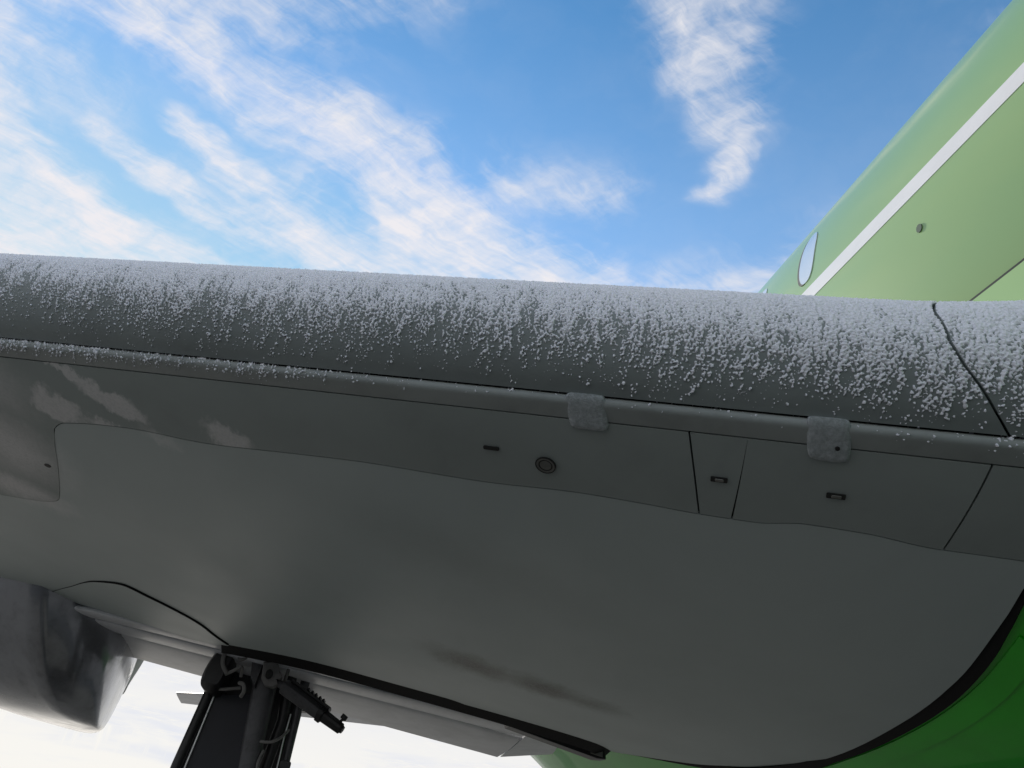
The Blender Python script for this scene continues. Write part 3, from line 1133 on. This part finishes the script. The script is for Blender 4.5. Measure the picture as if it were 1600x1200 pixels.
def low_noise(nx, ny, dx_, lx, ly):
    k = np.fft.fft2(rng.standard_normal((nx, ny)))
    fx_ = np.fft.fftfreq(nx, dx_)[:, None]
    fy_ = np.fft.fftfreq(ny, dx_)[None, :]
    w_ = np.exp(-((fx_ * lx) ** 2 + (fy_ * ly) ** 2) * 2)
    o_ = np.fft.ifft2(k * w_).real
    return o_ / o_.std()


def frost_field(prof, x0, x1, res, thr, amp, lift=0.0, dzf=None, cut=None, lam=.021):
    """height field of frost on a (c, z) profile (outer side first), returns verts and faces"""
    prof = np.array(prof)
    al = np.concatenate([[0], np.cumsum(np.linalg.norm(np.diff(prof, axis=0), axis=1))])
    nv_ = int(al[-1] / res) + 1
    nx = int((x1 - x0) / res) + 1
    ss = np.linspace(0, al[-1], nv_)
    pc = np.interp(ss, al, prof[:, 0])
    pz = np.interp(ss, al, prof[:, 1])
    pc[1:-1] = (pc[:-2] + 2 * pc[1:-1] + pc[2:]) / 4
    pz[1:-1] = (pz[:-2] + 2 * pz[1:-1] + pz[2:]) / 4
    d = np.gradient(np.stack([pc, pz], -1), axis=0)
    nc, nz = d[:, 1].copy(), -d[:, 0].copy()
    ln = np.hypot(nc, nz)
    nc /= ln
    nz /= ln
    X = np.linspace(x0, x1, nx)
    SS = al[-1] - ss                                  # distance up from the lower end
    n1 = band_noise(nx, nv_, res, lam, 1.5, R(75), .45)
    n2 = band_noise(nx, nv_, res, lam * .62, 1.3, R(70), .4)
    n3 = band_noise(nx, nv_, res, lam * 2.4, 3.0, R(85), .5)
    n = .70 * n1 + .45 * n2 + .50 * n3
    n /= n.std()
    lo = low_noise(nx, nv_, res, .03, .20)
    lo2 = low_noise(nx, nv_, res, .5, .6)
    T = thr(X[:, None], SS[None, :]) - .34 * lo - .22 * lo2
    e = n - T
    fine = band_noise(nx, nv_, res, .008, 1, 0, .4)
    h = np.where(e > 0, amp * (1 - np.exp(-np.maximum(e, 0) / .7)) * (1 + .22 * fine) + amp * .28 * np.clip(n, -1.5, 2) * np.clip(e, 0, 1) + lift, -.0012)
    # fuller coat where nothing is bare
    h = np.where(e > 0, np.maximum(h, .0012), h)
    if cut is not None:
        h = np.where(np.abs(X[:, None] - cut(pz)[None, :]) < .0045, -.0012, h)
    XX_ = np.repeat(X[:, None], nv_, 1)
    dz_ = dzf(XX_, np.repeat(pz[None, :], nx, 0)) if dzf is not None else 0
    Vt = np.stack([XX_, yle(XX_) + pc[None] + nc[None] * h, zb(XX_) + pz[None] + nz[None] * h + dz_], -1).reshape(-1, 3)
    on = (h > 0)
    fm = on[:-1, :-1] | on[1:, :-1] | on[:-1, 1:] | on[1:, 1:]
    ii, jj = np.nonzero(fm)
    a = ii * nv_ + jj
    Fq = np.stack([a, a + 1, a + nv_ + 1, a + nv_], -1)
    used = np.unique(Fq)
    remap = np.full(len(Vt), -1, np.int64)
    remap[used] = np.arange(len(used))
    return Vt[used], remap[Fq]


def np_mesh(name, chunks, material):
    V_, F_, o_ = [], [], 0
    for v_, f_ in chunks:
        V_.append(v_)
        F_.append(f_ + o_)
        o_ += len(v_)
    V_ = np.concatenate(V_)
    F_ = np.concatenate(F_)
    me = bpy.data.meshes.new(name)
    me.vertices.add(len(V_))
    me.vertices.foreach_set('co', V_.astype(np.float32).ravel())
    me.loops.add(F_.size)
    me.loops.foreach_set('vertex_index', F_.astype(np.int32).ravel())
    me.polygons.add(len(F_))
    me.polygons.foreach_set('loop_start', np.arange(0, F_.size, 4, dtype=np.int32))
    me.update(calc_edges=True)
    me.validate()
    me.materials.append(MAT[material])
    me.shade_smooth()
    return link(bpy.data.objects.new(name, me))


def thr_slat(X, s):
    t = np.interp(s, [0, .02, .05, .08, .12, .16, .20, .26, .33, .40], [3.0, 2.3, 1.72, 1.25, .68, .14, -.34, -.85, -1.35, -2.3])
    # barer below towards the tip, fuller near the root
    adj = np.interp(X, [-1.6, -.6, .4, 1.1, 1.6], [.35, .25, 0, -.30, -.30])
    return t + adj * np.clip((.24 - s) / .1, 0, 1)


def thr_strip(X, s):
    t = np.interp(s, [0, .02, .035, .05, .07], [3.6, 2.5, 1.5, .8, .5])
    return t + np.interp(X, [-2, -1.5, -1.2, -.7, -.3, .1, .8, 1.1, 1.4], [-.8, -.8, -.4, 0, .8, 2.2, 2.2, 1.3, .5])


sel = nose[(nose[:, 0] < .36) | (nose[:, 1] < .1)]
ch = [frost_field(sel, -2.2, 1.66, .0015, thr_slat, .0033, .0004, flare, seam, lam=.0106),
      frost_field(strip_prof, -2.2, 1.5, .0016, thr_strip, .0036, 0, lam=.012)]
FR = np_mesh('frost', ch, 'frost')
FR['kind'] = 'stuff'
FR['label'] = 'white hoar frost crusted over the leading edge of the wing'
